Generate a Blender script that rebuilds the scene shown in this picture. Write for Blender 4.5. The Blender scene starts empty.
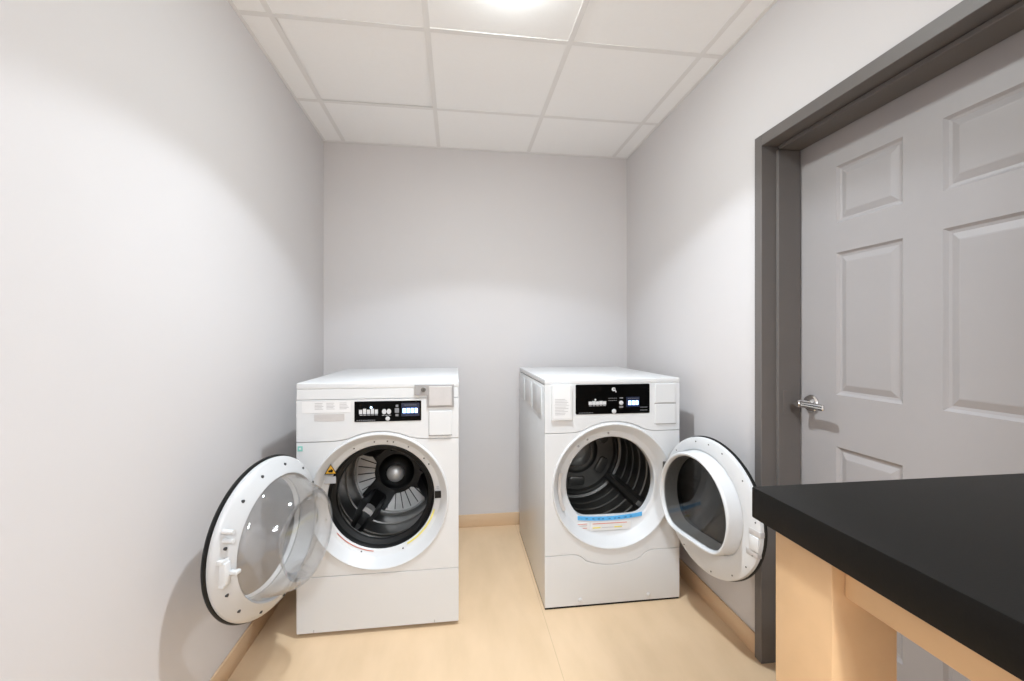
import bpy, bmesh, random
from math import *
from mathutils import Vector, Matrix
random.seed(7)
S = bpy.context.scene
COL = S.collection

# ------------------------------------------------------------------ materials
def srgb(r, g, b):
    def f(c):
        c /= 255.0
        return c / 12.92 if c <= .04045 else ((c + .055) / 1.055) ** 2.4
    return (f(r), f(g), f(b), 1)

def material(name, col, rough=.5, metal=0.0, spec=.5, noise=0.0, scale=8.0, bump=0.0, bscale=200.0, emit=None, strength=0.0, coat=0.0):
    m = bpy.data.materials.new(name); m.use_nodes = True
    nt = m.node_tree; b = nt.nodes['Principled BSDF']
    b.inputs['Base Color'].default_value = col
    b.inputs['Roughness'].default_value = rough
    b.inputs['Metallic'].default_value = metal
    b.inputs['Specular IOR Level'].default_value = spec
    b.inputs['Coat Weight'].default_value = coat
    tc = nt.nodes.new('ShaderNodeTexCoord')
    if noise > 0:
        n = nt.nodes.new('ShaderNodeTexNoise'); n.inputs['Scale'].default_value = scale; n.inputs['Detail'].default_value = 4
        nt.links.new(tc.outputs['Object'], n.inputs['Vector'])
        r = nt.nodes.new('ShaderNodeValToRGB')
        r.color_ramp.elements[0].position = .3; r.color_ramp.elements[1].position = .7
        r.color_ramp.elements[0].color = tuple(c * (1 - noise) for c in col[:3]) + (1,)
        r.color_ramp.elements[1].color = tuple(min(1, c * (1 + noise)) for c in col[:3]) + (1,)
        nt.links.new(n.outputs['Fac'], r.inputs['Fac']); nt.links.new(r.outputs['Color'], b.inputs['Base Color'])
    if bump > 0:
        n2 = nt.nodes.new('ShaderNodeTexNoise'); n2.inputs['Scale'].default_value = bscale; n2.inputs['Detail'].default_value = 3
        nt.links.new(tc.outputs['Object'], n2.inputs['Vector'])
        bp = nt.nodes.new('ShaderNodeBump'); bp.inputs['Strength'].default_value = bump; bp.inputs['Distance'].default_value = .002
        nt.links.new(n2.outputs['Fac'], bp.inputs['Height']); nt.links.new(bp.outputs['Normal'], b.inputs['Normal'])
    if emit:
        b.inputs['Emission Color'].default_value = emit; b.inputs['Emission Strength'].default_value = strength
    return m

def clear_material(name, tint, refl=1.0, rough=.02, milk=0.0):
    m = bpy.data.materials.new(name); m.use_nodes = True
    nt = m.node_tree; nt.nodes.clear()
    o = nt.nodes.new('ShaderNodeOutputMaterial'); mx = nt.nodes.new('ShaderNodeMixShader')
    t = nt.nodes.new('ShaderNodeBsdfTransparent'); t.inputs['Color'].default_value = tint
    g = nt.nodes.new('ShaderNodeBsdfGlossy'); g.inputs['Roughness'].default_value = rough
    lw = nt.nodes.new('ShaderNodeLayerWeight'); lw.inputs['Blend'].default_value = .5
    pw_ = nt.nodes.new('ShaderNodeMath'); pw_.operation = 'POWER'; pw_.inputs[1].default_value = 4.0
    mu = nt.nodes.new('ShaderNodeMath'); mu.operation = 'MULTIPLY_ADD'; mu.inputs[1].default_value = .9 * refl; mu.inputs[2].default_value = .045 * refl; mu.use_clamp = True
    nt.links.new(lw.outputs['Facing'], pw_.inputs[0]); nt.links.new(pw_.outputs[0], mu.inputs[0]); nt.links.new(mu.outputs[0], mx.inputs[0])
    src = t
    if milk > 0:
        df = nt.nodes.new('ShaderNodeBsdfDiffuse'); df.inputs['Color'].default_value = (.85, .85, .85, 1)
        src = nt.nodes.new('ShaderNodeMixShader'); src.inputs[0].default_value = milk
        nt.links.new(t.outputs[0], src.inputs[1]); nt.links.new(df.outputs[0], src.inputs[2])
    nt.links.new(src.outputs[0], mx.inputs[1]); nt.links.new(g.outputs[0], mx.inputs[2]); nt.links.new(mx.outputs[0], o.inputs['Surface'])
    return m

M = {}
M['wall'] = material('wall_paint', (.60, .576, .572, 1), .6, spec=.25, noise=.012, scale=1.5, bump=.06, bscale=260)
M['tile'] = material('ceiling_tile', (.925, .922, .915, 1), .8, spec=.15, noise=.006, scale=60, bump=.03, bscale=350)
M['grid'] = material('ceiling_grid', (.80, .79, .775, 1), .45, noise=.01, scale=9)
M['white'] = material('white_enamel', (.63, .635, .637, 1), .28, spec=.45, noise=.01, scale=3)
M['plastic'] = material('white_plastic', (.60, .605, .61, 1), .38, noise=.012, scale=5)
M['gap'] = material('shadow_gap', (.05, .05, .05, 1), .7, noise=.1)
M['rubber'] = material('black_rubber', (.006, .006, .006, 1), .5, spec=.25, noise=.2, scale=12)
M['blackplastic'] = material('black_plastic', (.006, .006, .006, 1), .35, spec=.3, noise=.1, scale=12)
M['blackgloss'] = material('black_gloss', (.002, .002, .002, 1), .15, spec=.06, noise=.1)
M['doorgrey'] = material('pale_grey_plastic', (.50, .50, .50, 1), .36, noise=.012, scale=5)
M['drumsteel'] = material('lamp_lightened_steel', (.74, .735, .72, 1), .42, metal=.55, noise=.05, scale=16)  # drum steel with the lamp's reflection put into a lighter colour
M['steel'] = material('stainless_steel', (.62, .61, .59, 1), .28, metal=1, noise=.06, scale=20)
M['chrome'] = material('chrome', (.82, .81, .8, 1), .12, metal=1, noise=.02)
M['drumdark'] = material('gasket_darkened_steel', (.30, .298, .29, 1), .33, metal=1, noise=.1, scale=14)  # drum wall steel, colour darkened for the black gasket it reflects
M['darkmetal'] = material('dark_metal', (.15, .145, .135, 1), .42, metal=.9, noise=.12, scale=12)
M['greymetal'] = material('grey_metal', (.34, .33, .325, 1), .4, metal=.35, noise=.04, scale=30)
M['greyplate'] = material('grey_plate', (.52, .50, .49, 1), .42, metal=.2, noise=.03, scale=30)
M['paper'] = material('paper_white', (.70, .695, .69, 1), .6, noise=.02)
M['print'] = material('grey_print', (.42, .41, .41, 1), .6, noise=.05)
M['printl'] = material('pale_print', (.42, .41, .41, 1), .6, noise=.04)
M['icon'] = material('icon_print', (.55, .55, .56, 1), .5, noise=.05)
M['icond'] = material('dim_icon_print', (.20, .20, .21, 1), .5, noise=.05)
M['led'] = material('blue_white_led', (.3, .5, .8, 1), .4, emit=(.50, .74, 1, 1), strength=1.6, noise=.02)
M['ledb'] = material('blue_led_screen', (.003, .006, .02, 1), .3, emit=(.03, .12, .55, 1), strength=.012, noise=.02)
M['teal'] = material('teal_print', (.22, .55, .48, 1), .5, noise=.05)
M['orange'] = material('orange_yellow', (.78, .42, .03, 1), .5, noise=.05)
M['yellow'] = material('yellow_print', (.75, .66, .16, 1), .5, noise=.05)
M['red'] = material('red_print', (.62, .18, .13, 1), .5, noise=.05)
M['blue'] = material('blue_strip', (.10, .42, .78, 1), .4, noise=.08, scale=60)
M['blueprint'] = material('dark_blue_print', (.04, .19, .45, 1), .5, noise=.05)
M['wood'] = material('pale_maple', (.60, .385, .205, 1), .45, noise=.05, scale=14, bump=.05, bscale=60)
M['counter'] = material('black_laminate', (.0070, .0060, .0050, 1), .5, spec=.12, noise=.12, scale=300, bump=.05, bscale=500)
M['taupe'] = material('taupe_paint', (.335, .315, .311, 1), .42, spec=.3, noise=.015, scale=3)
M['frame'] = material('frame_paint', (.135, .122, .114, 1), .42, spec=.25, noise=.015, scale=3)
M['base'] = material('tan_cove_base', (.62, .44, .28, 1), .5, noise=.04, scale=6)
M['bowl'] = clear_material('clear_bowl', (.95, .95, .95, 1), 1.1, .05, .055)
M['pane'] = clear_material('tinted_pane', (.88, .88, .88, 1), .8)
M['darkpane'] = clear_material('dark_pane', (.60, .595, .585, 1), .75)
M['lens'] = material('lamp_lens', (.9, .9, .88, 1), .4, emit=(.90, .985, 1, 1), strength=92)
M['fillpanel'] = material('fill_panel', (.9, .9, .88, 1), .5, emit=(1, .98, .95, 1), strength=1.5)  # glowing face of the added fill panel

# floor: tan vinyl planks with soft mottling
def floor_material():
    m = material('tan_vinyl_floor', (.86, .66, .42, 1), .38, spec=.4)
    nt = m.node_tree; b = nt.nodes['Principled BSDF']
    tc = nt.nodes.new('ShaderNodeTexCoord')
    # welded sheet seams 1.83 m apart
    sx = nt.nodes.new('ShaderNodeSeparateXYZ'); nt.links.new(tc.outputs['Object'], sx.inputs[0])
    ad = nt.nodes.new('ShaderNodeMath'); ad.operation = 'SUBTRACT'; ad.inputs[1].default_value = .398
    pp = nt.nodes.new('ShaderNodeMath'); pp.operation = 'PINGPONG'; pp.inputs[1].default_value = .915
    lt_ = nt.nodes.new('ShaderNodeMath'); lt_.operation = 'LESS_THAN'; lt_.inputs[1].default_value = .0014
    nt.links.new(sx.outputs['X'], ad.inputs[0]); nt.links.new(ad.outputs[0], pp.inputs[0]); nt.links.new(pp.outputs[0], lt_.inputs[0])
    br = nt.nodes.new('ShaderNodeMix'); br.data_type = 'RGBA'
    br.inputs['A'].default_value = (.70, .515, .335, 1); br.inputs['B'].default_value = (.55, .40, .25, 1)
    nt.links.new(lt_.outputs[0], br.inputs['Factor'])
    n = nt.nodes.new('ShaderNodeTexNoise'); n.inputs['Scale'].default_value = 3.2; n.inputs['Detail'].default_value = 6
    mp2 = nt.nodes.new('ShaderNodeMapping'); mp2.inputs['Scale'].default_value = (3, 1, 1)
    nt.links.new(tc.outputs['Object'], mp2.inputs['Vector']); nt.links.new(mp2.outputs[0], n.inputs['Vector'])
    rp = nt.nodes.new('ShaderNodeValToRGB'); rp.color_ramp.elements[0].position = .3; rp.color_ramp.elements[1].position = .7
    rp.color_ramp.elements[0].color = (.90, .89, .86, 1); rp.color_ramp.elements[1].color = (1, 1, 1, 1)
    nt.links.new(n.outputs['Fac'], rp.inputs['Fac'])
    mx = nt.nodes.new('ShaderNodeMix'); mx.data_type = 'RGBA'; mx.blend_type = 'MULTIPLY'; mx.inputs['Factor'].default_value = 1
    nt.links.new(br.outputs['Result'], mx.inputs['A']); nt.links.new(rp.outputs['Color'], mx.inputs['B'])
    nt.links.new(mx.outputs['Result'], b.inputs['Base Color'])
    return m
M['floor'] = floor_material()

# ------------------------------------------------------------------ mesh helpers
def link(name, me, mat, parent=None, smooth=True):
    o = bpy.data.objects.new(name, me); COL.objects.link(o)
    if mat: me.materials.clear(); me.materials.append(mat)
    if smooth:
        me.polygons.foreach_set('use_smooth', [True] * len(me.polygons))
        me.set_sharp_from_angle(angle=radians(35))
    if parent: o.parent = parent
    return o

class MB:
    def __init__(s): s.bm = bmesh.new()
    def box(s, x0, x1, y0, y1, z0, z1, bev=0, seg=2):
        r = bmesh.ops.create_cube(s.bm, size=1)
        vs = r['verts']
        for v in vs:
            v.co = Vector(((x0 + x1) / 2 + v.co.x * (x1 - x0), (y0 + y1) / 2 + v.co.y * (y1 - y0), (z0 + z1) / 2 + v.co.z * (z1 - z0)))
        if bev > 0:
            es = list({e for v in vs for e in v.link_edges})
            bmesh.ops.bevel(s.bm, geom=es, offset=bev, segments=seg, profile=.5, affect='EDGES')
        return s
    def loft(s, loops, cap0=False, cap1=False, closed=False):
        bm = s.bm
        V = [[bm.verts.new(p) for p in L] for L in loops]
        n = len(V[0])
        pairs = list(zip(V[:-1], V[1:])) + ([(V[-1], V[0])] if closed else [])
        for A, B in pairs:
            for i in range(n):
                bm.faces.new((A[i], A[(i + 1) % n], B[(i + 1) % n], B[i]))
        if cap0: bm.faces.new(list(reversed(V[0])))
        if cap1: bm.faces.new(V[-1])
        return s
    def lathe_y(s, prof, cx=0, cz=0, n=96, cap0=False, cap1=False, closed=False):
        loops = [[(cx + r * cos(2 * pi * k / n), y, cz + r * sin(2 * pi * k / n)) for k in range(n)] for r, y in prof]
        return s.loft(loops, cap0, cap1, closed)
    def cyl(s, a, b, r0, r1=None, n=24):
        r1 = r0 if r1 is None else r1
        a, b = Vector(a), Vector(b); d = (b - a).normalized()
        u = d.orthogonal().normalized(); w = d.cross(u)
        return s.loft([[p + u * (r * cos(2 * pi * k / n)) + w * (r * sin(2 * pi * k / n)) for k in range(n)] for p, r in ((a, r0), (b, r1))], True, True)
    def tube(s, pts, r, n=12):
        pts = [Vector(p) for p in pts]; loops = []
        for i, p in enumerate(pts):
            d = (pts[min(i + 1, len(pts) - 1)] - pts[max(i - 1, 0)]).normalized()
            u = d.cross(Vector((.13, .21, 1))).normalized(); w = d.cross(u)
            loops.append([p + u * (r * cos(2 * pi * k / n)) + w * (r * sin(2 * pi * k / n)) for k in range(n)])
        return s.loft(loops, True, True)
    def build(s, name, mat, parent=None, smooth=True):
        bmesh.ops.recalc_face_normals(s.bm, faces=s.bm.faces[:])
        me = bpy.data.meshes.new(name); s.bm.to_mesh(me); s.bm.free()
        return link(name, me, mat, parent, smooth)

def plate(name, loops, yf, depth, mat, parent=None, bev=.001, res=1):
    """flat panel in the x-z plane, front face at y = yf, thickness depth; loops[1:] are holes"""
    cu = bpy.data.curves.new(name, 'CURVE'); cu.dimensions = '2D'; cu.fill_mode = 'BOTH'
    bev = min(bev, depth * .45)
    cu.extrude = depth / 2 - bev; cu.bevel_depth = bev; cu.bevel_resolution = res; cu.offset = -bev
    for L in loops:
        sp = cu.splines.new('POLY'); sp.points.add(len(L) - 1); sp.use_cyclic_u = True
        for p, (x, z) in zip(sp.points, L): p.co = (x, z, 0, 1)
    tmp = bpy.data.objects.new(name, cu); COL.objects.link(tmp)
    dg = bpy.context.evaluated_depsgraph_get()
    me = bpy.data.meshes.new_from_object(tmp.evaluated_get(dg))
    bpy.data.objects.remove(tmp); bpy.data.curves.remove(cu)
    yc = yf + depth / 2
    for v in me.vertices:
        x, y, z = v.co; v.co = (x, yc - z, y)
    me.name = name
    return link(name, me, mat, parent)

def rr(x0, z0, x1, z1, r=.004, n=5):
    out = []
    for cx, cz, a0 in ((x1 - r, z1 - r, 0), (x0 + r, z1 - r, pi / 2), (x0 + r, z0 + r, pi), (x1 - r, z0 + r, 1.5 * pi)):
        for k in range(n + 1):
            a = a0 + k * pi / 2 / n; out.append((cx + r * cos(a), cz + r * sin(a)))
    return out
def circ(cx, cz, r, n=96): return [(cx + r * cos(2 * pi * k / n), cz + r * sin(2 * pi * k / n)) for k in range(n)]
def bez(a, b, c, n=8): return [((1 - t) ** 2 * a[0] + 2 * t * (1 - t) * b[0] + t * t * c[0], (1 - t) ** 2 * a[1] + 2 * t * (1 - t) * b[1] + t * t * c[1]) for t in [k / n for k in range(n + 1)]]
def dshape(R, f, n=96, p=14, up=0):
    out = []
    for k in range(n):
        a = 2 * pi * k / n; r = R
        if sin(a) < -.02: r = (R ** -p + (f / -sin(a)) ** -p) ** (-1 / p)
        out.append((r * cos(a), r * sin(a)))
    return out

def thing(name, label, cat, loc=(0, 0, 0), rz=0, group=None):
    o = bpy.data.objects.new(name, None); COL.objects.link(o); o.empty_display_size = .1
    o.location = loc; o.rotation_euler = (0, 0, rz); o['label'] = label; o['category'] = cat
    if group: o['group'] = group
    return o
def struct(o): o['kind'] = 'structure'; return o

# ------------------------------------------------------------------ the room
XL, XR, YB, YF, H = -.862, 1.205, 2.87, -2.9, 2.566
DX, DY0, DY1, DH = 1.35, .585, 1.506, 2.035          # door plane, door opening
struct(MB().box(XL - .1, XR + .3, YF - .1, YB + .1, -.1, 0).build('floor', M['floor'], smooth=False))
struct(MB().box(XL - .1, XL, YF - .1, YB + .1, 0, H + .1).build('wall_left', M['wall'], smooth=False))
struct(MB().box(XL, XR, YB, YB + .1, 0, H + .1).build('wall_back', M['wall'], smooth=False))
struct(MB().box(XL, XR, YF - .1, YF, 0, H + .1).build('wall_front', M['wall'], smooth=False))
w = MB()
w.box(XR, XR + .2, DY1 + .012, YB + .1, 0, H + .1); w.box(XR, XR + .2, YF - .1, DY0 - .012, 0, H + .1)
w.box(XR, XR + .2, DY0 - .012, DY1 + .012, DH + .012, H + .1)
struct(w.build('wall_right', M['wall'], smooth=False))

# suspended ceiling: lay-in tiles + grid
gx0, gy0, gs = -.733, 1.778, .61
ceil = MB().box(XL, XR, YF, YB, H + .012, H + .1)
xs = [XL] + [gx0 + gs * i for i in range(0, 4)] + [XR]
ys = sorted([YB] + [gy0 + gs * j for j in range(-7, 2)] + [YF])
for i in range(len(xs) - 1):
    for j in range(len(ys) - 1):
        dz = .0
        if i == 1 and abs(ys[j] - gy0) < .01: dz = .004      # one tile sits a little proud of the grid
        x0, x1, y0, y1 = xs[i] + .002, xs[i + 1] - .002, ys[j] + .002, ys[j + 1] - .002
        ceil.box(x0, x1, y0, y1, H + .002 + dz, H + .011 + dz)
ceiling = struct(ceil.build('ceiling', M['tile'], smooth=False))
g = MB()
for x in xs[1:-1]: g.box(x - .012, x + .012, YF, YB, H - .0003, H + .0015)
for y in ys[1:-1]:
    for a, b in zip(xs[:-1], xs[1:]): g.box(a + (.012 if a != XL else 0), b - (.012 if b != XR else 0), y - .012, y + .012, H - .0003, H + .0015)
g.box(XL, XL + .014, YF, YB, H - .002, H + .001); g.box(XR - .014, XR, YF, YB, H - .002, H + .001)
g.box(XL + .014, XR - .014, YB - .014, YB, H - .002, H + .001)
g.build('ceiling_grid', M['grid'], ceiling, smooth=False)

# cove bases
def basebd(name, x0, x1, y0, y1):
    return struct(MB().box(x0, x1, y0, y1, 0, .085, .003).build(name, M['base']))
basebd('baseboard_left', XL, XL + .010, YF, YB - .011)
basebd('baseboard_back', XL, XR, YB - .010, YB)
basebd('baseboard_right', XR - .010, XR, DY1 + .046, YB - .011)

# door frame (hollow metal, rabbeted) and door
def jamb(mb, y, sgn):   # sgn +1: far jamb (opening lies towards -y)
    def bx(x0, x1, a, b, z1): mb.box(x0, x1, min(y + sgn * a, y + sgn * b), max(y + sgn * a, y + sgn * b), 0, z1, .0015, 1)
    bx(1.188, 1.262, .006, .045, DH + .05)
    bx(1.2625, XR + .19, .0065, .012, DH + .0035)
    bx(1.250, 1.346, -.009, .0057, DH - .0115)
fr = MB()
jamb(fr, DY1, 1); jamb(fr, DY0, -1)
fr.box(1.188, 1.262, DY0 - .0055, DY1 + .0055, DH + .006, DH + .05, .0015, 1)
fr.box(1.2625, XR + .19, DY0, DY1, DH + .004, DH + .012)
fr.box(1.250, 1.346, DY0 + .009, DY1 - .009, DH - .011, DH + .004, .0015, 1)
struct(fr.build('trim_1', M['frame']))

def panel_door():
    bm = bmesh.new()
    # front face (towards -x) from a grid with panels; coordinates (y, z)
    cols = [(1.345, 1.117), (1.010, .775)]
    rows = [(1.900, 1.695), (1.590, 1.081), (.895, .285)]
    ye, yn, zt, zb = DY1 - .003, DY0 + .003, DH - .004, .008
    ysx = [ye] + [v for c in cols for v in c] + [yn]
    zsx = [zt] + [v for r in rows for v in r] + [zb]
    V = [[bm.verts.new((DX, y, z)) for z in zsx] for y in ysx]
    for i in range(len(ysx) - 1):
        for j in range(len(zsx) - 1):
            if i % 2 == 1 and j % 2 == 1:
                q = [V[i][j], V[i + 1][j], V[i + 1][j + 1], V[i][j + 1]]
                ya, yb_, za, zb_ = ysx[i], ysx[i + 1], zsx[j], zsx[j + 1]
                prev = q
                for ins, dep in ((.008, .007), (.016, .009), (.036, .002), (.040, .0015)):
                    cur = [bm.verts.new((DX + dep, y, z)) for y, z in ((ya - ins, za - ins), (yb_ + ins, za - ins), (yb_ + ins, zb_ + ins), (ya - ins, zb_ + ins))]
                    for k in range(4): bm.faces.new((prev[k], prev[(k + 1) % 4], cur[(k + 1) % 4], cur[k]))
                    prev = cur
                bm.faces.new(prev)
            else:
                bm.faces.new((V[i][j], V[i + 1][j], V[i + 1][j + 1], V[i][j + 1]))
    r = bmesh.ops.create_cube(bm, size=1)
    for v in r['verts']:
        v.co = Vector((DX + .014 + (v.co.x + .5) * .03, (ye + yn) / 2 + v.co.y * (ye - yn), (zt + zb) / 2 + v.co.z * (zt - zb)))
    # rim joining face and core
    rim = [(ye, zt), (yn, zt), (yn, zb), (ye, zb)]
    A = [bm.verts.new((DX, y, z)) for y, z in rim]; B = [bm.verts.new((DX + .016, y, z)) for y, z in rim]
    for k in range(4): bm.faces.new((A[k], A[(k + 1) % 4], B[(k + 1) % 4], B[k]))
    bmesh.ops.remove_doubles(bm, verts=bm.verts[:], dist=.00001)
    bmesh.ops.recalc_face_normals(bm, faces=bm.faces[:])
    me = bpy.data.meshes.new('door_1'); bm.to_mesh(me); bm.free()
    return struct(link('door_1', me, M['taupe'], None, smooth=False))
door = panel_door()
hy, hz = 1.448, 1.034
def lathe_x(prof, y, z, n=40):
    m = MB(); m.loft([[(x, y + r * cos(2 * pi * k / n), z + r * sin(2 * pi * k / n)) for k in range(n)] for r, x in prof], True, True); return m
hd = lathe_x([(.033, DX + .001), (.033, DX - .006), (.029, DX - .011), (.018, DX - .013), (.0125, DX - .016), (.0125, DX - .05), (.014, DX - .052), (.014, DX - .064), (.012, DX - .067)], hy, hz).build('handle', M['chrome'], door)
lv = MB()
L = []
for t, hw, ht in ((-.012, .006, .008), (-.008, .0085, .011), (.02, .0085, .011), (.06, .0075, .0115), (.095, .0065, .012), (.108, .0055, .0105), (.111, .003, .007)):
    cx = DX - .058 + .004 * sin(t * 25)
    L.append([(cx + hw * cos(a) * (abs(cos(a)) ** -.35 if abs(cos(a)) > .01 else 1), hy - t, hz + ht * sin(a) * (abs(sin(a)) ** -.35 if abs(sin(a)) > .01 else 1)) for a in [2 * pi * (k + .5) / 20 for k in range(20)]])
lv.loft(L, True, True).build('lever', M['chrome'], hd)
MB().box(1.27, 1.30, DY1 - .0105, DY1 - .0085, .985, 1.08, .0005, 1).build('strike_plate', M['frame'], bpy.data.objects['trim_1'])

# ------------------------------------------------------------------ shared machine parts
def feet(root, hw, d, h):
    for sx in (-1, 1):
        for y in (.06, d - .07):
            MB().cyl((sx * (hw - .05), y, 0), (sx * (hw - .05), y, h * .5), .022).cyl((sx * (hw - .05), y, h * .4), (sx * (hw - .05), y, h + .01), .010).build('foot', M['rubber'], root)

def cabinet(root, hw, d, zb, zt, emboss=False):
    c = MB(); t = .012
    c.box(-hw, -hw + t, .010, d, zb, zt, .003); c.box(hw - t, hw, .010, d, zb, zt, .003)
    c.box(-hw + t, hw - t, d - t, d, zb, zt); c.box(-hw + t, hw - t, .014, d - t, zb, zb + t)
    if emboss:
        for sx in (-1, 1):
            for y0, y1 in ((.07, .30), (.335, .545), (.58, .76)):
                a, b = (sx * hw, sx * (hw + .0016))
                c.box(min(a, b) - .002, max(a, b), y0, y1, .905, 1.045, .0015)
    return c.build('cabinet', M['white'], root)

def arch_top(hw, zs, cz, r, off=0):
    """points left to right along a seam that climbs over the door ring"""
    a0 = radians(114)
    L = [(-hw, zs)] + bez((-.215, zs), (-.165, zs), (r * cos(a0), cz + r * sin(a0)))
    for k in range(1, 24):
        a = a0 + (pi - 2 * a0) * k / 24; L.append((r * cos(a), cz + r * sin(a)))
    L += list(reversed(bez((.215, zs), (.165, zs), (-r * cos(a0), cz + r * sin(a0))))) + [(hw, zs)]
    return L
def arch_low(hw, zs, cz, r):
    a0 = radians(-112)
    L = [(-hw, zs)] + bez((-.205, zs), (-.165, zs), (r * cos(a0), cz + r * sin(a0)))
    a1 = -pi - a0
    for k in range(1, 20):
        a = a0 + (a1 - a0) * k / 20; L.append((r * cos(a), cz + r * sin(a)))
    L += list(reversed(bez((.205, zs), (.165, zs), (r * cos(a1), cz + r * sin(a1))))) + [(hw, zs)]
    return L

def bars(mb, x0, x1, z, h, n, yf, d=.0006, gap=.25):
    w_ = (x1 - x0) / n
    for k in range(n):
        mb.box(x0 + k * w_ + w_ * gap / 2, x0 + (k + 1) * w_ - w_ * gap / 2, yf, yf + d, z - h / 2, z + h / 2)
    return mb

def seven(mb, x, z, w_, h, yf, segs='abcdefg', t=.0035, sl=.1):
    d = .0006; g_ = t * .12
    S7 = dict(a=(x, x + w_, z + h - t, z + h), d=(x, x + w_, z, z + t), g=(x, x + w_, z + h / 2 - t / 2, z + h / 2 + t / 2),
              f=(x, x + t, z + h / 2, z + h), e=(x, x + t, z, z + h / 2), b=(x + w_ - t, x + w_, z + h / 2, z + h), c=(x + w_ - t, x + w_, z, z + h / 2))
    for k in segs:
        a, b, c, e = S7[k]; mb.box(a + g_, b - g_, yf, yf + d, c + g_, e - g_)
    return mb

# ------------------------------------------------------------------ washing machine
WX, WY = -.3365, 1.897
HW, WD, CZ, ZT = .3435, .85, .5695, 1.091
wash = thing('washing_machine', 'white front-load washer with coin box, open round clear door by the left wall', 'washing machine', (WX, WY, 0))
feet(wash, HW, WD, .020)
cabinet(wash, HW, WD, .020, 1.06)
MB().box(-HW, HW, -.0015, WD, 1.0635, ZT, .0035, 3).build('top_panel', M['white'], wash)
# control fascia in two bands
top = [(x, z) for x, z in arch_top(HW, .8385, CZ, .307)]
plate('control_fascia', [top + [(HW, 1.0175), (-HW, 1.0175)]], -.002, .014, M['white'], wash, .0015)
plate('fascia_band', [rr(-HW, 1.0187, HW, 1.0636, .0005)], -.001, .013, M['white'], wash, .0015)
front_top = arch_top(HW, .8362, CZ, .3047)
plate('front_panel', [front_top + [(HW, .2578), (-HW, .2578)], circ(0, CZ, .289)], -.001, .013, M['white'], wash, .0015)
plate('kick_panel', [rr(-HW, .018, HW, .2555, .004)], -.001, .013, M['white'], wash, .0015)
MB().box(-HW + .013, HW - .013, .0135, .0155, .862, 1.06).build('inner_front', M['gap'], wash)
# ring around the opening
rg = MB().lathe_y([(.300, .010), (.300, -.003), (.298, -.007), (.293, -.008), (.288, -.004), (.264, .040), (.258, .046), (.240, .050), (.235, .054), (.232, .062), (.232, .085)], 0, CZ)
ring = rg.build('door_ring', M['plastic'], wash)
for deg in (62, 78, 84, 97, 118, 42, 34, 200, 250, 292):
    a = radians(deg); r = .252
    MB().lathe_y([(.0033, .0485), (.0033, .0455), (.002, .0445)], r * cos(a), CZ + r * sin(a), 12, cap1=True).build('screw', M['gap'], ring)
def arc_strip(name, r0, r1, d0, d1, y, mat, parent, cz=CZ):
    n = 32; o = [(r1 * cos(radians(d0 + (d1 - d0) * k / n)), cz + r1 * sin(radians(d0 + (d1 - d0) * k / n))) for k in range(n + 1)]
    i = [(r0 * cos(radians(d0 + (d1 - d0) * k / n)), cz + r0 * sin(radians(d0 + (d1 - d0) * k / n))) for k in range(n, -1, -1)]
    return plate(name, [o + i], y, .0012, mat, parent, .0002, 0)
arc_strip('caution_strip', .2385, .246, -62, -16, .0475, M['yellow'], ring)
arc_strip('red_strip', .240, .2435, -142, -98, .0475, M['red'], ring)
plate('warning_sticker', [rr(.236, .557, .266, .589, .002)], .0385, .002, M['rubber'], ring, .0002)
for z in (.606, .599): MB().box(.243, .255, .0415, .0425, z, z + .003).build('sticker_text', M['print'], ring)
# triangle warning sticker with pictogram on the ring left
tri = plate('warning_triangle', [[(-.236, .690), (-.186, .690), (-.211, .732)]], .0255, .0015, M['orange'], ring, .0002)
plate('triangle_border', [[(-.2375, .689), (-.1845, .689), (-.211, .7335)], [(-.233, .6915), (-.189, .6915), (-.211, .7285)]], .0245, .001, M['blackplastic'], tri, .0001, 0)
plate('pictogram', [[(-.219, .697), (-.204, .696), (-.200, .706), (-.208, .712), (-.212, .708), (-.222, .705)]], .0242, .0008, M['blackplastic'], tri, .0001, 0)
plate('text_label', [rr(-.240, .647, -.190, .678, .002)], .0285, .001, M['print'], ring, .0002)
# gasket
MB().lathe_y([(.234, .060), (.2335, .056), (.2295, .055), (.226, .060), (.224, .075), (.214, .082), (.206, .086), (.203, .094), (.206, .104), (.216, .108), (.225, .115), (.228, .128), (.240, .135)], 0, CZ).build('door_gasket', M['rubber'], wash)
# drum, tilted a little down towards the back
DZ, DB = CZ, .545
dp = [(.205, .121), (.207, .118), (.212, .118), (.214, .122), (.236, .128), (.244, .140)]
for y in (.175, .215, .255):
    dp += [(.244, y), (.240, y + .004), (.240, y + .008), (.244, y + .012)]
dp += [(.244, .40), (.238, .404), (.238, .425), (.244, .43), (.244, DB - .03), (.238, DB - .01), (.230, DB - .002)]
drum = MB().lathe_y(dp, 0, DZ, 112).build('drum', M['drumdark'], wash)
MB().lathe_y([(.232, DB - .004), (.226, DB - .010), (.220, DB), (.10, DB), (.001, DB)], 0, DZ, 112).build('drum_back', M['drumsteel'], drum)
MB().lathe_y([(.2065, .1205), (.2075, .1170), (.2115, .1170), (.2125, .1205)], 0, DZ, 112).build('drum_lip', M['chrome'], drum)
slots = MB()
slots.lathe_y([(.028, DB - .004), (.001, DB - .004)], 0, DZ, 24)
for k in range(30):
    a = 2 * pi * (k + .3) / 30
    u = Vector((cos(a), 0, sin(a))); t_ = Vector((-sin(a), 0, cos(a))); hw_ = .0021
    p = [u * .02 - t_ * hw_, u * .212 - t_ * hw_, u * .212 + t_ * hw_, u * .02 + t_ * hw_]
    slots.loft([[(q.x, DB - .005, DZ + q.z) for q in p], [(q.x, DB - .001, DZ + q.z) for q in p]], True, True)
slots.build('drum_slots', M['gap'], drum)
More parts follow.
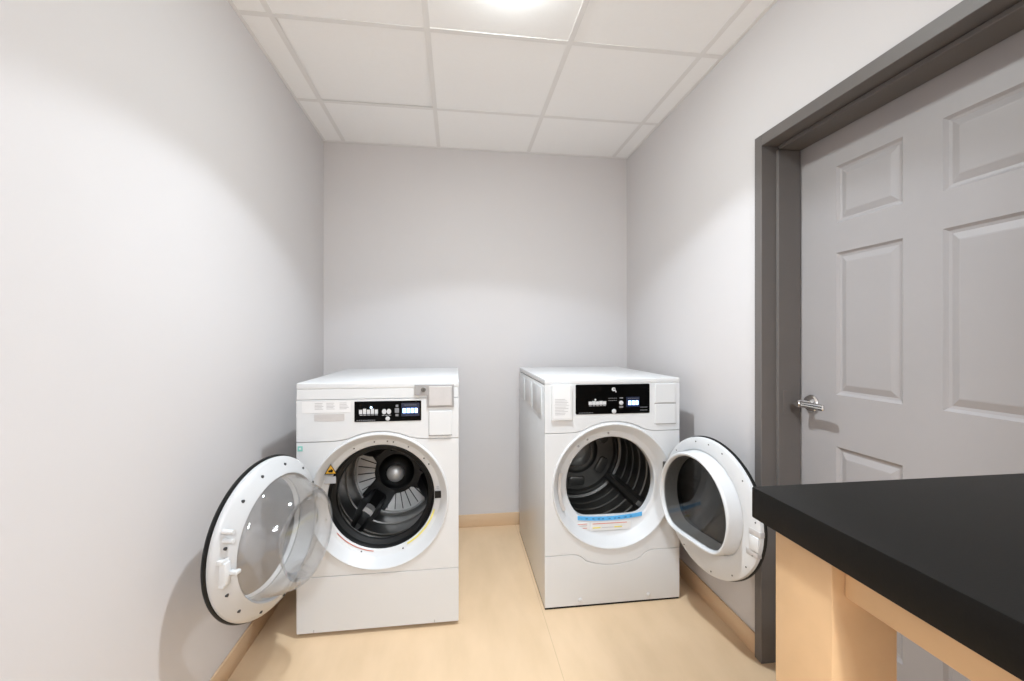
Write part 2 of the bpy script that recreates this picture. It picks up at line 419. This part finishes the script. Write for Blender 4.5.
# black three-armed spider on the drum's back
arms = [(129, .20), (233, .36), (-21, .20)]
out = []
N = 260
for k in range(N):
    a = 2 * pi * k / N; r = .118
    for deg, hw_ in arms:
        da = abs((a - radians(deg) + pi) % (2 * pi) - pi)
        t_ = min(1, max(0, 1 - (da - hw_) / .30)); r = max(r, .118 + .100 * t_ * t_)
    da = abs((a - radians(52) + pi) % (2 * pi) - pi)      # black infill across the upper right bay
    t_ = min(1, max(0, 1 - (da - .72) / .15)); r = max(r, .118 + .082 * t_)
    out.append((r * cos(a), DZ + r * sin(a)))
plate('drum_spider', [out], DB - .026, .018, M['blackplastic'], drum, .004, 2)
MB().lathe_y([(.098, DB - .024), (.09, DB - .040), (.072, DB - .052), (.047, DB - .058)], 0, DZ, 64, cap1=True).build('spider_boss', M['blackplastic'], drum)
MB().lathe_y([(.047, DB - .056), (.047, DB - .066), (.043, DB - .078), (.031, DB - .090), (.014, DB - .096), (.001, DB - .097)], 0, DZ, 48).build('hub_cap', M['drumsteel'], drum)
for deg in (129, 233, -21):      # lifters run from the spider forward along the drum wall
    a = radians(deg); u = Vector((cos(a), 0, sin(a))); t_ = Vector((-sin(a), 0, cos(a)))
    loops = []
    for yy, rin, ww in ((.165, .232, .016), (.185, .205, .026), (.30, .190, .036), (.44, .150, .052), (DB - .012, .130, .060)):
        c = Vector((0, yy, DZ))
        loops.append([c + u * .243 - t_ * ww * 1.1, c + u * .243 + t_ * ww * 1.1, c + u * (rin + .012) + t_ * ww * .72, c + u * rin + t_ * ww * .48, c + u * rin - t_ * ww * .48, c + u * (rin + .012) - t_ * ww * .72])
    lf = MB().loft(loops, True, True).build('lifter', M['blackplastic'], drum)
    if deg == 233:
        c = Vector((0, .34, DZ)) + u * .178
        mb = MB(); e = []
        for yy in (-.034, .034):
            e.append([c + Vector((0, yy, 0)) + t_ * s_ * .025 + u * q for s_, q in ((-1, .014), (1, .014), (1, -.006), (.5, -.012), (-.5, -.012), (-1, -.006))])
        mb.loft(e, True, True).build('lifter_cap', M['drumsteel'], lf)
tilt = Matrix.Translation((0, .10, CZ)) @ Matrix.Rotation(radians(-4.5), 4, 'X') @ Matrix.Translation((0, -.10, -CZ))
for o in [drum] + list(drum.children_recursive): o.data.transform(tilt)

# control panel of the washer
before = set(COL.objects)
cp = plate('control_panel', [rr(-.1065, .914, .178, 1.003, .003)], -.004, .008, M['blackgloss'], wash, .001)
ic = MB()
for k in range(5):
    x = -.087 + k * .0165
    ic.box(x, x + .0135, -.0046, -.0038, .948, .967 + .004 * (k % 2))
bars(ic, -.086, -.006, .9435, .002, 5, -.0046)
ic.build('cycle_icons', M['icon'], cp)
ic = MB()
for k in range(2):
    x = .010 + k * .020
    ic.loft([[(x + .009 + .0095 * cos(a), yy, .957 + .0115 * sin(a)) for a in [2 * pi * q / 20 for q in range(20)]] for yy in (-.0038, -.0046)], True, True)
bars(ic, .008, .050, .941, .0018, 3, -.0046)
ic.build('selector_icons', M['icon'], cp)
MB().lathe_y([(.0095, -.0038), (.0095, -.0052), (.008, -.006)], .034, .926, 24, cap1=True).build('start_button', M['icon'], cp)
ic = MB().box(.064, .082, -.0046, -.0038, .951, .971).box(.068, .079, -.0046, -.0038, .976, .986).box(.067, .080, -.0046, -.0038, .936, .945)
ic.build('temperature_icons', M['icond'], cp)
bars(MB(), -.098, -.018, .9205, .0028, 9, -.0046, gap=.3).build('model_text', M['icond'], cp)
MB().lathe_y([(.0048, -.0038), (.0048, -.0048), (.003, -.0052)], -.036, .9765, 20, cap1=True).build('cycle_lamp', M['led'], cp)
dis = plate('digital_display', [rr(.092, .935, .170, .993, .003)], -.0044, .002, M['ledb'], cp, .0002)
dg = MB()
for k in range(4): seven(dg, .098 + k * .0172, .949, .0125, .021, -.0052, t=.0042)
dg.build('display_digits', M['led'], dis)
bars(MB(), .104, .158, .984, .002, 6, -.0050).build('display_text', M['icond'], dis)
# labels at left
lab = plate('instruction_label', [rr(-.322, .957, -.120, 1.010, .002)], -.003, .002, M['paper'], wash, .0002)
tb = MB()
for x0 in (-.270, -.222, -.168):
    for z in (.998, .991, .985, .979, .973):
        tb.box(x0, x0 + random.uniform(.028, .040), -.0034, -.0029, z - .0012, z + .0012)
tb.box(-.322, -.12, -.0034, -.0029, 1.0075, 1.0085)
tb.build('label_text', M['printl'], lab)
plate('model_strip', [rr(-.272, .921, -.148, .951, .002)], -.003, .002, M['greyplate'], wash, .0002)
for o in set(COL.objects) - before: o.data.transform(Matrix.Translation((.0015, 0, .0055)))
ts = plate('energy_sticker', [rr(-.338, .800, -.318, .822, .002)], -.0022, .002, M['teal'], wash, .0002)
st = []
for k in range(10):
    a = pi / 2 + k * pi / 5; r = .0065 if k % 2 == 0 else .003
    st.append((-.328 + r * cos(a), .812 + r * sin(a)))
plate('star_mark', [st], -.0030, .001, M['paper'], ts, .0001, 0)
# coin box
cb = plate('coin_box', [[(.1505, 1.078), (.1505, 1.034), (.153, 1.0315), (.2005, 1.0315), (.2045, 1.0275), (.2045, .979), (.2065, .977), (.3205, .977), (.3225, .979), (.3225, 1.078)]], -.008, .010, M['greymetal'], wash, .0015)
plate('coin_door', [rr(.2135, .985, .3135, 1.071, .003)], -.0125, .006, M['greyplate'], cb, .0015)
lk = MB().lathe_y([(.0105, -.007), (.0105, -.012), (.009, -.0135)], .189, 1.056, 24, cap1=True).build('lock', M['darkmetal'], cb)
MB().box(.1875, .1905, -.0142, -.0130, .049 + 1.0, 1.063).build('keyhole', M['gap'], lk)
plate('coin_slot_cover', [rr(.2135, .853, .3125, .961, .004)], -.009, .009, M['white'], wash, .002)
MB().box(.2120, .3140, -.0025, .0005, .8500, .8528).build('cover_gap', M['gap'], wash)
MB().box(.2125, .2133, -.0025, .0005, .853, .961).build('cover_gap', M['gap'], wash)
# kick panel clips
for x in (-.275, .235): MB().box(x, x + .004, -.003, .0, .021, .032, .001, 1).build('panel_clip', M['printl'], wash)

# the open door of the washer: local x runs from hinge to latch, local +y is the inner side
R = .280
wd = MB().lathe_y([(.270, -.010), (.2745, -.008), (.2755, -.003), (.274, .004), (.268, .012), (.250, .024), (.232, .036), (.222, .043), (.216, .045), (.2125, .041), (.211, .020), (.208, -.022)], R, .574).build('door', M['doorgrey'], wash)
wd.location = (-.599 - WX, -.012, .014); wd.rotation_euler = (0, 0, -radians(104.5)); wd.scale = (.982,) * 3
MB().lathe_y([(.262, -.0095), (.277, -.0095), (.2805, -.012), (.2815, -.017), (.279, -.022), (.262, -.024)], R, .574).build('rim_seal', M['blackplastic'], wd)
MB().lathe_y([(.268, -.0235), (.262, -.034), (.250, -.042), (.235, -.046), (.205, -.046), (.200, -.040), (.205, -.026), (.262, -.0235)], R, .574).build('outer_cover', M['plastic'], wd)
MB().lathe_y([(.001, -.042), (.10, -.042), (.201, -.040), (.201, -.044), (.10, -.046), (.001, -.046)], R, .574).build('outer_window', M['pane'], wd)
bo = [(.211, .043), (.206, .047), (.201, .056), (.193, .082), (.182, .112), (.171, .136), (.160, .149), (.147, .152), (.135, .147), (.127, .134), (.119, .122), (.06, .116), (.001, .115)]
bi = [(.001, .111), (.06, .112), (.121, .118), (.130, .131), (.138, .143), (.147, .148), (.158, .145), (.167, .134), (.178, .111), (.189, .081), (.197, .055), (.203, .044), (.210, .039)]
MB().lathe_y(bo + bi, R, .574, 112).build('clear_bowl', M['bowl'], wd)
for deg in (15, 48, 72, 100, 128, 152, 205, 232, 262, 290, 318, 340):
    a = radians(deg); r = .247
    MB().lathe_y([(.0052, .022), (.0052, .0285), (.004, .0295)], R + r * cos(a), .574 + r * sin(a), 14, cap1=True).build('screw', M['gap'], wd)
lt = MB().box(R + .232, R + .256, .014, .040, .532, .600, .003).box(R + .224, R + .262, .014, .034, .596, .610, .003).box(R + .226, R + .256, .014, .034, .522, .534, .003)
lt.box(R + .226, R + .240, .036, .062, .556, .570, .004).box(R + .218, R + .240, .052, .064, .557, .569, .003)
lt.build('latch', M['white'], wd)
for z in (.690, .662): MB().cyl((R + .236, .016, z), (R + .236, .052, z), .0085, .007, 16).build('peg', M['plastic'], wd)
MB().box(.000, .030, -.02, .014, .600, .640, .003).cyl((0, 0, .590), (0, 0, .650), .008).build('hinge', M['greymetal'], wd)
MB().box(.000, .030, -.02, .014, .500, .540, .003).cyl((0, 0, .490), (0, 0, .550), .008).build('hinge', M['greymetal'], wd)

# ------------------------------------------------------------------ dryer
TX, TY = .748, 1.945
HW, TD, CZ, ZT = .338, .81, .570, 1.089
dry = thing('tumble_dryer', 'white tumble dryer with dark drum and blue strip, door open beside grey door frame', 'dryer', (TX, TY, 0))
feet(dry, HW, TD, .008)
cabinet(dry, HW, TD, .008, 1.06, True)
MB().box(-HW, HW, -.0022, TD, 1.0635, ZT, .0035, 3).build('top_panel', M['white'], dry)
MB().box(-HW + .002, HW - .002, .0015, TD - .004, .0005, .0085).build('base_strip', M['rubber'], dry)  # thin black slab between the cabinet and the floor
plate('control_fascia', [arch_top(HW, .8335, CZ, .313) + [(HW, 1.0638), (-HW, 1.0638)]], -.002, .014, M['white'], dry, .0015)
low = arch_low(HW, .2535, CZ, .3750)
plate('front_panel', [arch_top(HW, .8313, CZ, .3108) + list(reversed(low)), circ(0, CZ, .288)], -.001, .013, M['white'], dry, .0015)
plate('kick_panel', [[(x, z - .0022) for x, z in low] + [(HW, .0095), (-HW, .0095)]], -.001, .013, M['white'], dry, .0015)
MB().box(-HW + .013, HW - .013, .0135, .0155, .87, 1.06).build('inner_front', M['gap'], dry)
def cl(r, y, n=96): return [(r * cos(2 * pi * k / n), y, CZ + r * sin(2 * pi * k / n)) for k in range(n)]
def dl(Rr, f, y, p=18): return [(x + .006, y, CZ + z) for x, z in dshape(Rr, f, 96, p)]
ring = MB().loft([cl(.3035, .010), cl(.3035, -.004), cl(.301, -.008), cl(.296, -.008), cl(.291, -.004), cl(.262, .038), cl(.254, .044), dl(.238, .186, .047), dl(.231, .177, .049), dl(.2265, .172, .054), dl(.2255, .171, .090)]).build('door_ring', M['plastic'], dry)
for deg in (118, 131, 92):
    a = radians(deg); r = .246
    MB().lathe_y([(.005, .0465), (.005, .0425), (.003, .041)], r * cos(a), CZ + r * sin(a), 12, cap1=True).build('screw', M['greymetal'], ring)
# left embossed grip and lint label
plate('side_label', [[(.272 * cos(radians(a)), CZ + .272 * sin(radians(a))) for a in range(165, 206, 4)] + [(.256 * cos(radians(a)), CZ + .256 * sin(radians(a))) for a in range(205, 164, -4)]], .0165, .004, M['greyplate'], ring, .0004)
# blue strip and safety labels below the opening
bs = [(x, CZ - .158 - .012 * (1 - (x / .17) ** 2) + x * .012) for x in [-.165 + .33 * k / 16 for k in range(17)]]
plate('blue_strip', [[(x, z - .0135) for x, z in bs] + [(x, z + .006) for x, z in reversed(bs)]], .0445, .003, M['blue'], ring, .0004)
bst = bpy.data.objects['blue_strip']
for k in range(9):
    x = -.125 + k * .0275 + (.006 if k % 3 else 0); z = CZ - .158 - .012 * (1 - (x / .17) ** 2) + x * .012 - .004
    MB().box(x, x + .011, .0436, .0447, z - .003, z + .002).build('strip_print', M['blueprint'], bst)
sl_ = plate('safety_label', [rr(-.170, CZ - .226, -.105, CZ - .189, .002)], .0425, .003, M['paper'], ring, .0003)
for k, z in enumerate((.195, .203, .215)): MB().box(-.165, -.118, .0418, .0426, CZ - z - .0012, CZ - z + .0012).build('label_line', M['red'] if k != 1 else M['print'], sl_)
sl2 = plate('caution_label', [rr(-.098, CZ - .230, .105, CZ - .189, .002)], .0425, .003, M['paper'], ring, .0003)
MB().box(-.09, .085, .0418, .0426, CZ - .198, CZ - .195).build('label_line', M['red'], sl2)
for a_, b_ in ((-.09, -.05), (.02, .06)): MB().box(a_, b_, .0418, .0426, CZ - .219, CZ - .213).build('label_line', M['yellow'], sl2)
MB().box(-.045, .018, .0418, .0426, CZ - .2175, CZ - .2155).build('label_line', M['print'], sl2)
# drum
dp = [(.232, .088), (.240, .094), (.285, .098), (.290, .110)]
y = .13
while y < .58:
    dp += [(.290, y), (.290, y + .028), (.284, y + .034), (.284, y + .046), (.290, y + .052)]; y += .09
dp += [(.290, .62), (.275, .626), (.270, .622), (.262, .615), (.250, .615), (.240, .632), (.140, .640), (.125, .630), (.100, .628), (.07, .640), (.001, .640)]
drum = MB().lathe_y(dp, 0, CZ, 112).build('drum', M['darkmetal'], dry)
MB().loft([dl(.227, .1725, .088), dl(.232, .178, .094), cl(.292, .099), cl(.296, .095), dl(.231, .176, .080)]).build('drum_front', M['darkmetal'], dry)
for k in range(3):
    a = radians(-38 + 120 * k); u = Vector((cos(a), 0, sin(a))); t_ = Vector((-sin(a), 0, cos(a)))
    loops = []
    for yy, rin in ((.13, .285), (.15, .235), (.59, .225), (.61, .285)):
        c = Vector((0, yy, CZ)); loops.append([c + u * .29 - t_ * .035, c + u * .29 + t_ * .035, c + u * rin + t_ * .012, c + u * rin - t_ * .012])
    MB().loft(loops, True, True).build('lifter', M['darkmetal'], drum)
for k in range(6):
    a = radians(30 + 60 * k); u = Vector((cos(a), 0, sin(a))); t_ = Vector((-sin(a), 0, cos(a))); c = Vector((0, .636, CZ)) + u * .188
    rb = []
    for sc, yy in ((1, .004), (.9, -.010), (.72, -.013)):
        rb.append([c + u * (q[0] * sc) + t_ * (q[1] * sc) + Vector((0, yy, 0)) for q in rr(-.03, -.055, .03, .055, .02)])
    MB().loft(rb, False, True).build('drum_back_rib', M['darkmetal'], drum)
MB().lathe_y([(.095, .632), (.085, .60), (.05, .585), (.02, .58), (.001, .58)], 0, CZ, 48).build('hub_cap', M['steel'], drum)
before = set(COL.objects)
# control panel
cp = plate('control_panel', [rr(-.187, .915, .184, 1.0575, .006)], -.004, .008, M['blackgloss'], dry, .001)
ic = MB()
for k in range(5): ic.box(-.123 + k * .0175, -.1065 + k * .0175, -.0046, -.0038, .960, .976 + .002 * (k % 2))
bars(ic, -.123, -.036, .9555, .002, 5, -.0046)
ic.build('cycle_icons', M['icon'], cp)
MB().lathe_y([(.0045, -.0038), (.0045, -.0048), (.003, -.0052)], -.090, .984, 20, cap1=True).build('cycle_lamp', M['icon'], cp)
ic = bars(MB(), -.026, .018, .990, .0022, 5, -.0046); bars(ic, -.026, .018, .979, .0022, 5, -.0046)
ic.build('panel_text', M['icond'], cp)
MB().lathe_y([(.0105, -.0038), (.0105, -.0052), (.009, -.006)], .039, .967, 24, cap1=True).build('dial_button', M['icon'], cp)
for a_, b_, c_, d_ in ((.031, .048, .988, .993), (.029, .049, .943, .952)): MB().box(a_, b_, -.0046, -.0038, c_, d_).build('selector_text', M['icond'], cp)
MB().lathe_y([(.011, -.0038), (.011, -.0052), (.009, -.006)], .003, .927, 24, cap1=True).build('start_button', M['icon'], cp)
lg = circ(.001, 1.033, .009, 24)
mk = plate('emblem', [lg, circ(.003, 1.034, .0035, 16)], -.0046, .001, M['icon'], cp, .0001, 0)
plate('emblem_tail', [[(.006, 1.028), (.010, 1.030), (.016, 1.020), (.012, 1.017)]], -.0046, .001, M['icon'], cp, .0001, 0)
dis = plate('digital_display', [rr(.064, .946, .132, .995, .003)], -.0044, .002, M['ledb'], cp, .0002)
dg = MB()
for k in range(3): seven(dg, .075 + k * .0182, .956, .014, .021, -.0052, t=.0046)
dg.build('display_digits', M['led'], dis)
bars(MB(), .072, .128, .988, .002, 6, -.0050).build('display_text', M['icond'], dis)
bars(MB(), .135, .172, .944, .003, 5, -.0046).build('model_text', M['icond'], cp); bars(MB(), .135, .172, .930, .003, 5, -.0046).build('model_text', M['icond'], cp)
bars(MB(), -.172, -.10, .922, .0024, 9, -.0046).build('maker_text', M['icond'], cp)
# card holder on the left with its printed card
ch = plate('card_holder', [rr(-.306, .890, -.206, 1.057, .003)], -.012, .012, M['white'], dry, .0015)
cd = plate('card', [rr(-.297, .900, -.215, 1.053, .002)], -.0128, .0015, M['paper'], ch, .0002)
tb = MB()
for k in range(11):
    z = .990 - k * .0072
    if k in (4,): continue
    tb.box(-.290, -.290 + random.uniform(.045, .066), -.0134, -.0127, z - .0011, z + .0011)
tb.box(-.293, -.221, -.0134, -.0127, .9605, .9617)
tb.build('card_text', M['printl'], cd)
# cover plates at right
for z0, z1 in ((.964, 1.056), (.862, .957)):
    plate('cover_plate', [rr(.213, z0, .317, z1, .003)], -.007, .007, M['white'], dry, .0018)
for a_, b_ in ((.9575, .9632), (.858, .8618)): MB().box(.209, .321, -.0025, .0005, a_, b_).build('cover_gap', M['print'], dry)
for o in set(COL.objects) - before: o.data.transform(Matrix.Translation((-.002, 0, .0045)))
for x in (-.165, .178):
    MB().lathe_y([(.011, .0), (.011, -.003), (.008, -.0055), (.004, -.006)], x, .034, 24, cap1=True).build('panel_screw', M['plastic'], dry)

# the open dryer door: hinged at right, local -x runs from hinge to latch, +y inner side
R = .281
def cl2(r, y, n=96): return [(-R + r * cos(2 * pi * k / n), y, .575 + r * sin(2 * pi * k / n)) for k in range(n)]
def dl2(Rr, f, y, p=12): return [(-R + .020 + x * .935, y, .578 + z * .935) for x, z in dshape(Rr, f, 96, p)]
td = MB().loft([cl2(.268, -.013), cl2(.278, -.013), cl2(.281, -.010), cl2(.281, -.002), cl2(.279, .004), cl2(.272, .007), dl2(.246, .190, .007), dl2(.239, .183, .005), dl2(.235, .179, -.001), dl2(.232, .176, .002), dl2(.229, .173, .052), dl2(.227, .171, .061), dl2(.222, .166, .066), dl2(.216, .160, .065), dl2(.211, .155, .058), dl2(.209, .153, .045), dl2(.205, .149, -.016)]).build('door', M['plastic'], dry)
td.location = (1.003 - TX, -.015, .004); td.rotation_euler = (0, 0, radians(98))
MB().loft([cl2(.262, -.0125), cl2(.281, -.0125), cl2(.2845, -.015), cl2(.2855, -.020), cl2(.282, -.025), cl2(.264, -.027), cl2(.262, -.02)], closed=True).build('outer_rim', M['blackplastic'], td)
MB().loft([cl2(.268, -.026), cl2(.262, -.038), cl2(.25, -.042), dl2(.213, .158, -.042), dl2(.209, .153, -.036), dl2(.215, .16, -.026), cl2(.262, -.0255)], closed=True).build('outer_cover', M['blackplastic'], td)
MB().loft([dl2(.2105, .1545, .048), dl2(.2105, .1545, .052)], True, True).build('window', M['darkpane'], td)
MB().loft([dl2(.211, .156, -.041), dl2(.211, .156, -.037)], True, True).build('outer_window', M['darkpane'], td)
for deg in (15, 45, 78, 95, 112, 140, 163, 172, 200, 214, 235, 262, 300, 330):
    a = radians(deg); r = .262
    MB().lathe_y([(.003, .0065), (.003, .008), (.002, .0088)], -R + r * cos(a), .575 + r * sin(a), 14, cap1=True).build('screw', M['gap'], td)
for zz in (.562, .482):
    aa = asin((zz + .01 - .575) / .281); xe = -R - .282 * cos(aa)
    MB().box(xe, xe + .052, -.012, .0085, zz, zz + .022, .002).build('strike_pad', M['greyplate'], td)
MB().box(-2 * R + .006, -2 * R + .046, .004, .011, .506, .560, .003).build('latch', M['white'], td)
for z0 in (.62, .47): MB().box(-.034, .004, -.02, .012, z0, z0 + .045, .003).cyl((.004, .0, z0 - .012), (.004, .0, z0 + .057), .008).build('hinge', M['darkmetal'], td)

# ------------------------------------------------------------------ table
tx0, tx1, ty0, ty1 = .4225, 1.165, -1.0, .558
tab = thing('counter_table', 'bar-height table with thick black top and pale maple legs in the right foreground', 'table', ((tx0 + tx1) / 2, (ty0 + ty1) / 2, 0))
ox, oy = (tx0 + tx1) / 2, (ty0 + ty1) / 2
MB().box(tx0 - ox, tx1 - ox, ty0 - oy, ty1 - oy, 1.0255, 1.07, .002, 2).build('tabletop', M['counter'], tab)
pw = .088
for x in (tx0 + .0075, tx1 - .004 - pw):
    for y in (ty1 - .036 - pw, ty0 + .034):
        MB().box(x - ox, x + pw - ox, y - oy, y + pw - oy, 0, 1.0255, .003, 2).build('leg', M['wood'], tab)
ya, yb_ = ty0 + .034 + pw, ty1 - .036 - pw
for x in (tx0 + .0235, tx1 - .020 - .022):
    MB().box(x - ox, x + .022 - ox, ya - oy, yb_ - oy, .984, 1.0255, .0015, 1).build('apron', M['wood'], tab)
for y in (ty1 - .05 - .022, ty0 + .05):
    MB().box(tx0 + .004 + pw - ox, tx1 - .004 - pw - ox, y - oy, y + .022 - oy, .984, 1.0255, .0015, 1).build('apron', M['wood'], tab)

# ------------------------------------------------------------------ lamps
def downlight(x, y, label, watts, half=61.5):
    t = thing('recessed_downlight', label, 'ceiling light', (x, y, H))
    MB().loft([[(r * cos(2 * pi * k / 64), r * sin(2 * pi * k / 64), z) for k in range(64)] for r, z in ((.090, .004), (.089, -.002), (.085, -.004), (.080, -.002), (.078, .004))]).build('trim_ring', M['plastic'], t)
    MB().loft([[(r * cos(2 * pi * k / 64), r * sin(2 * pi * k / 64), z) for k in range(64)] for r, z in ((.079, .002), (.077, -.009), (.066, -.018), (.04, -.025), (.002, -.027))], False, True).build('lens', M['lens'], t)
    l = bpy.data.lights.new('downlight_beam', 'SPOT'); l.energy = watts; l.color = (.875, .975, 1.085)
    l.spot_size = radians(2 * half); l.spot_blend = .16; l.shadow_soft_size = .03
    l.use_nodes = True      # the beam is strongest straight down
    nt = l.node_tree; em = nt.nodes['Emission']
    tc = nt.nodes.new('ShaderNodeTexCoord'); sx = nt.nodes.new('ShaderNodeSeparateXYZ'); ab = nt.nodes.new('ShaderNodeMath'); ab.operation = 'ABSOLUTE'
    nt.links.new(tc.outputs['Normal'], sx.inputs[0]); nt.links.new(sx.outputs['Z'], ab.inputs[0]); 
    pw2 = nt.nodes.new('ShaderNodeMath'); pw2.operation = 'POWER'; pw2.inputs[1].default_value = 2.4
    nt.links.new(ab.outputs[0], pw2.inputs[0]); nt.links.new(pw2.outputs[0], em.inputs['Strength'])
    o = bpy.data.objects.new('downlight_beam', l); COL.objects.link(o); o.location = (0, 0, -.05); o.parent = t
    return t
downlight(.195, 1.425, 'round recessed downlight in the ceiling tile above the two machines', 52)
downlight(.19, -.97, 'round recessed downlight in the ceiling behind the viewpoint', 38)
def fill_panel(x, y, label, watts):  # unseen ceiling panel, added only to raise the ambient light
    t = thing('added_fill_panel', label, 'ceiling light', (x, y, H))
    MB().box(-.29, .29, -.29, .29, -.012, .0, .003).build('panel_frame', M['plastic'], t)
    MB().box(-.27, .27, -.27, .27, -.014, -.011).build('diffuser', M['fillpanel'], t)
    l = bpy.data.lights.new('fill_light', 'AREA'); l.shape = 'SQUARE'; l.size = .54; l.energy = watts; l.color = (.875, .975, 1.085)
    o = bpy.data.objects.new('fill_light', l); COL.objects.link(o); o.location = (0, 0, -.02); o.parent = t
fill_panel(gx0 + gs * 1.5, gy0 - gs * 5.5, 'unseen square fill panel added in the ceiling at the far end behind the viewpoint', 30)

wd_ = bpy.data.worlds.new('World'); S.world = wd_; wd_.use_nodes = True
wd_.node_tree.nodes['Background'].inputs['Color'].default_value = (.9, .9, .9, 1)
wd_.node_tree.nodes['Background'].inputs['Strength'].default_value = .2

# ------------------------------------------------------------------ camera and view
cam = bpy.data.cameras.new('Camera'); cam.sensor_width = 36; cam.sensor_fit = 'HORIZONTAL'
cam.lens = 420 / 1024 * 36; cam.shift_y = -2.67 / 1024; cam.clip_start = .02
co = bpy.data.objects.new('Camera', cam); COL.objects.link(co)
co.location = (0, 0, 1.285); co.rotation_euler = (pi / 2, 0, -.13)
S.camera = co
S.view_settings.view_transform = 'Standard'; S.view_settings.look = 'None'
S.view_settings.exposure = 1.33; S.view_settings.gamma = 1
S.view_settings.use_curve_mapping = False
S.cycles.use_denoising = True
S.cycles.max_bounces = 14; S.cycles.diffuse_bounces = 8; S.cycles.transparent_max_bounces = 24
S.cycles.caustics_reflective = False; S.cycles.caustics_refractive = False
S.cycles.sample_clamp_indirect = 6
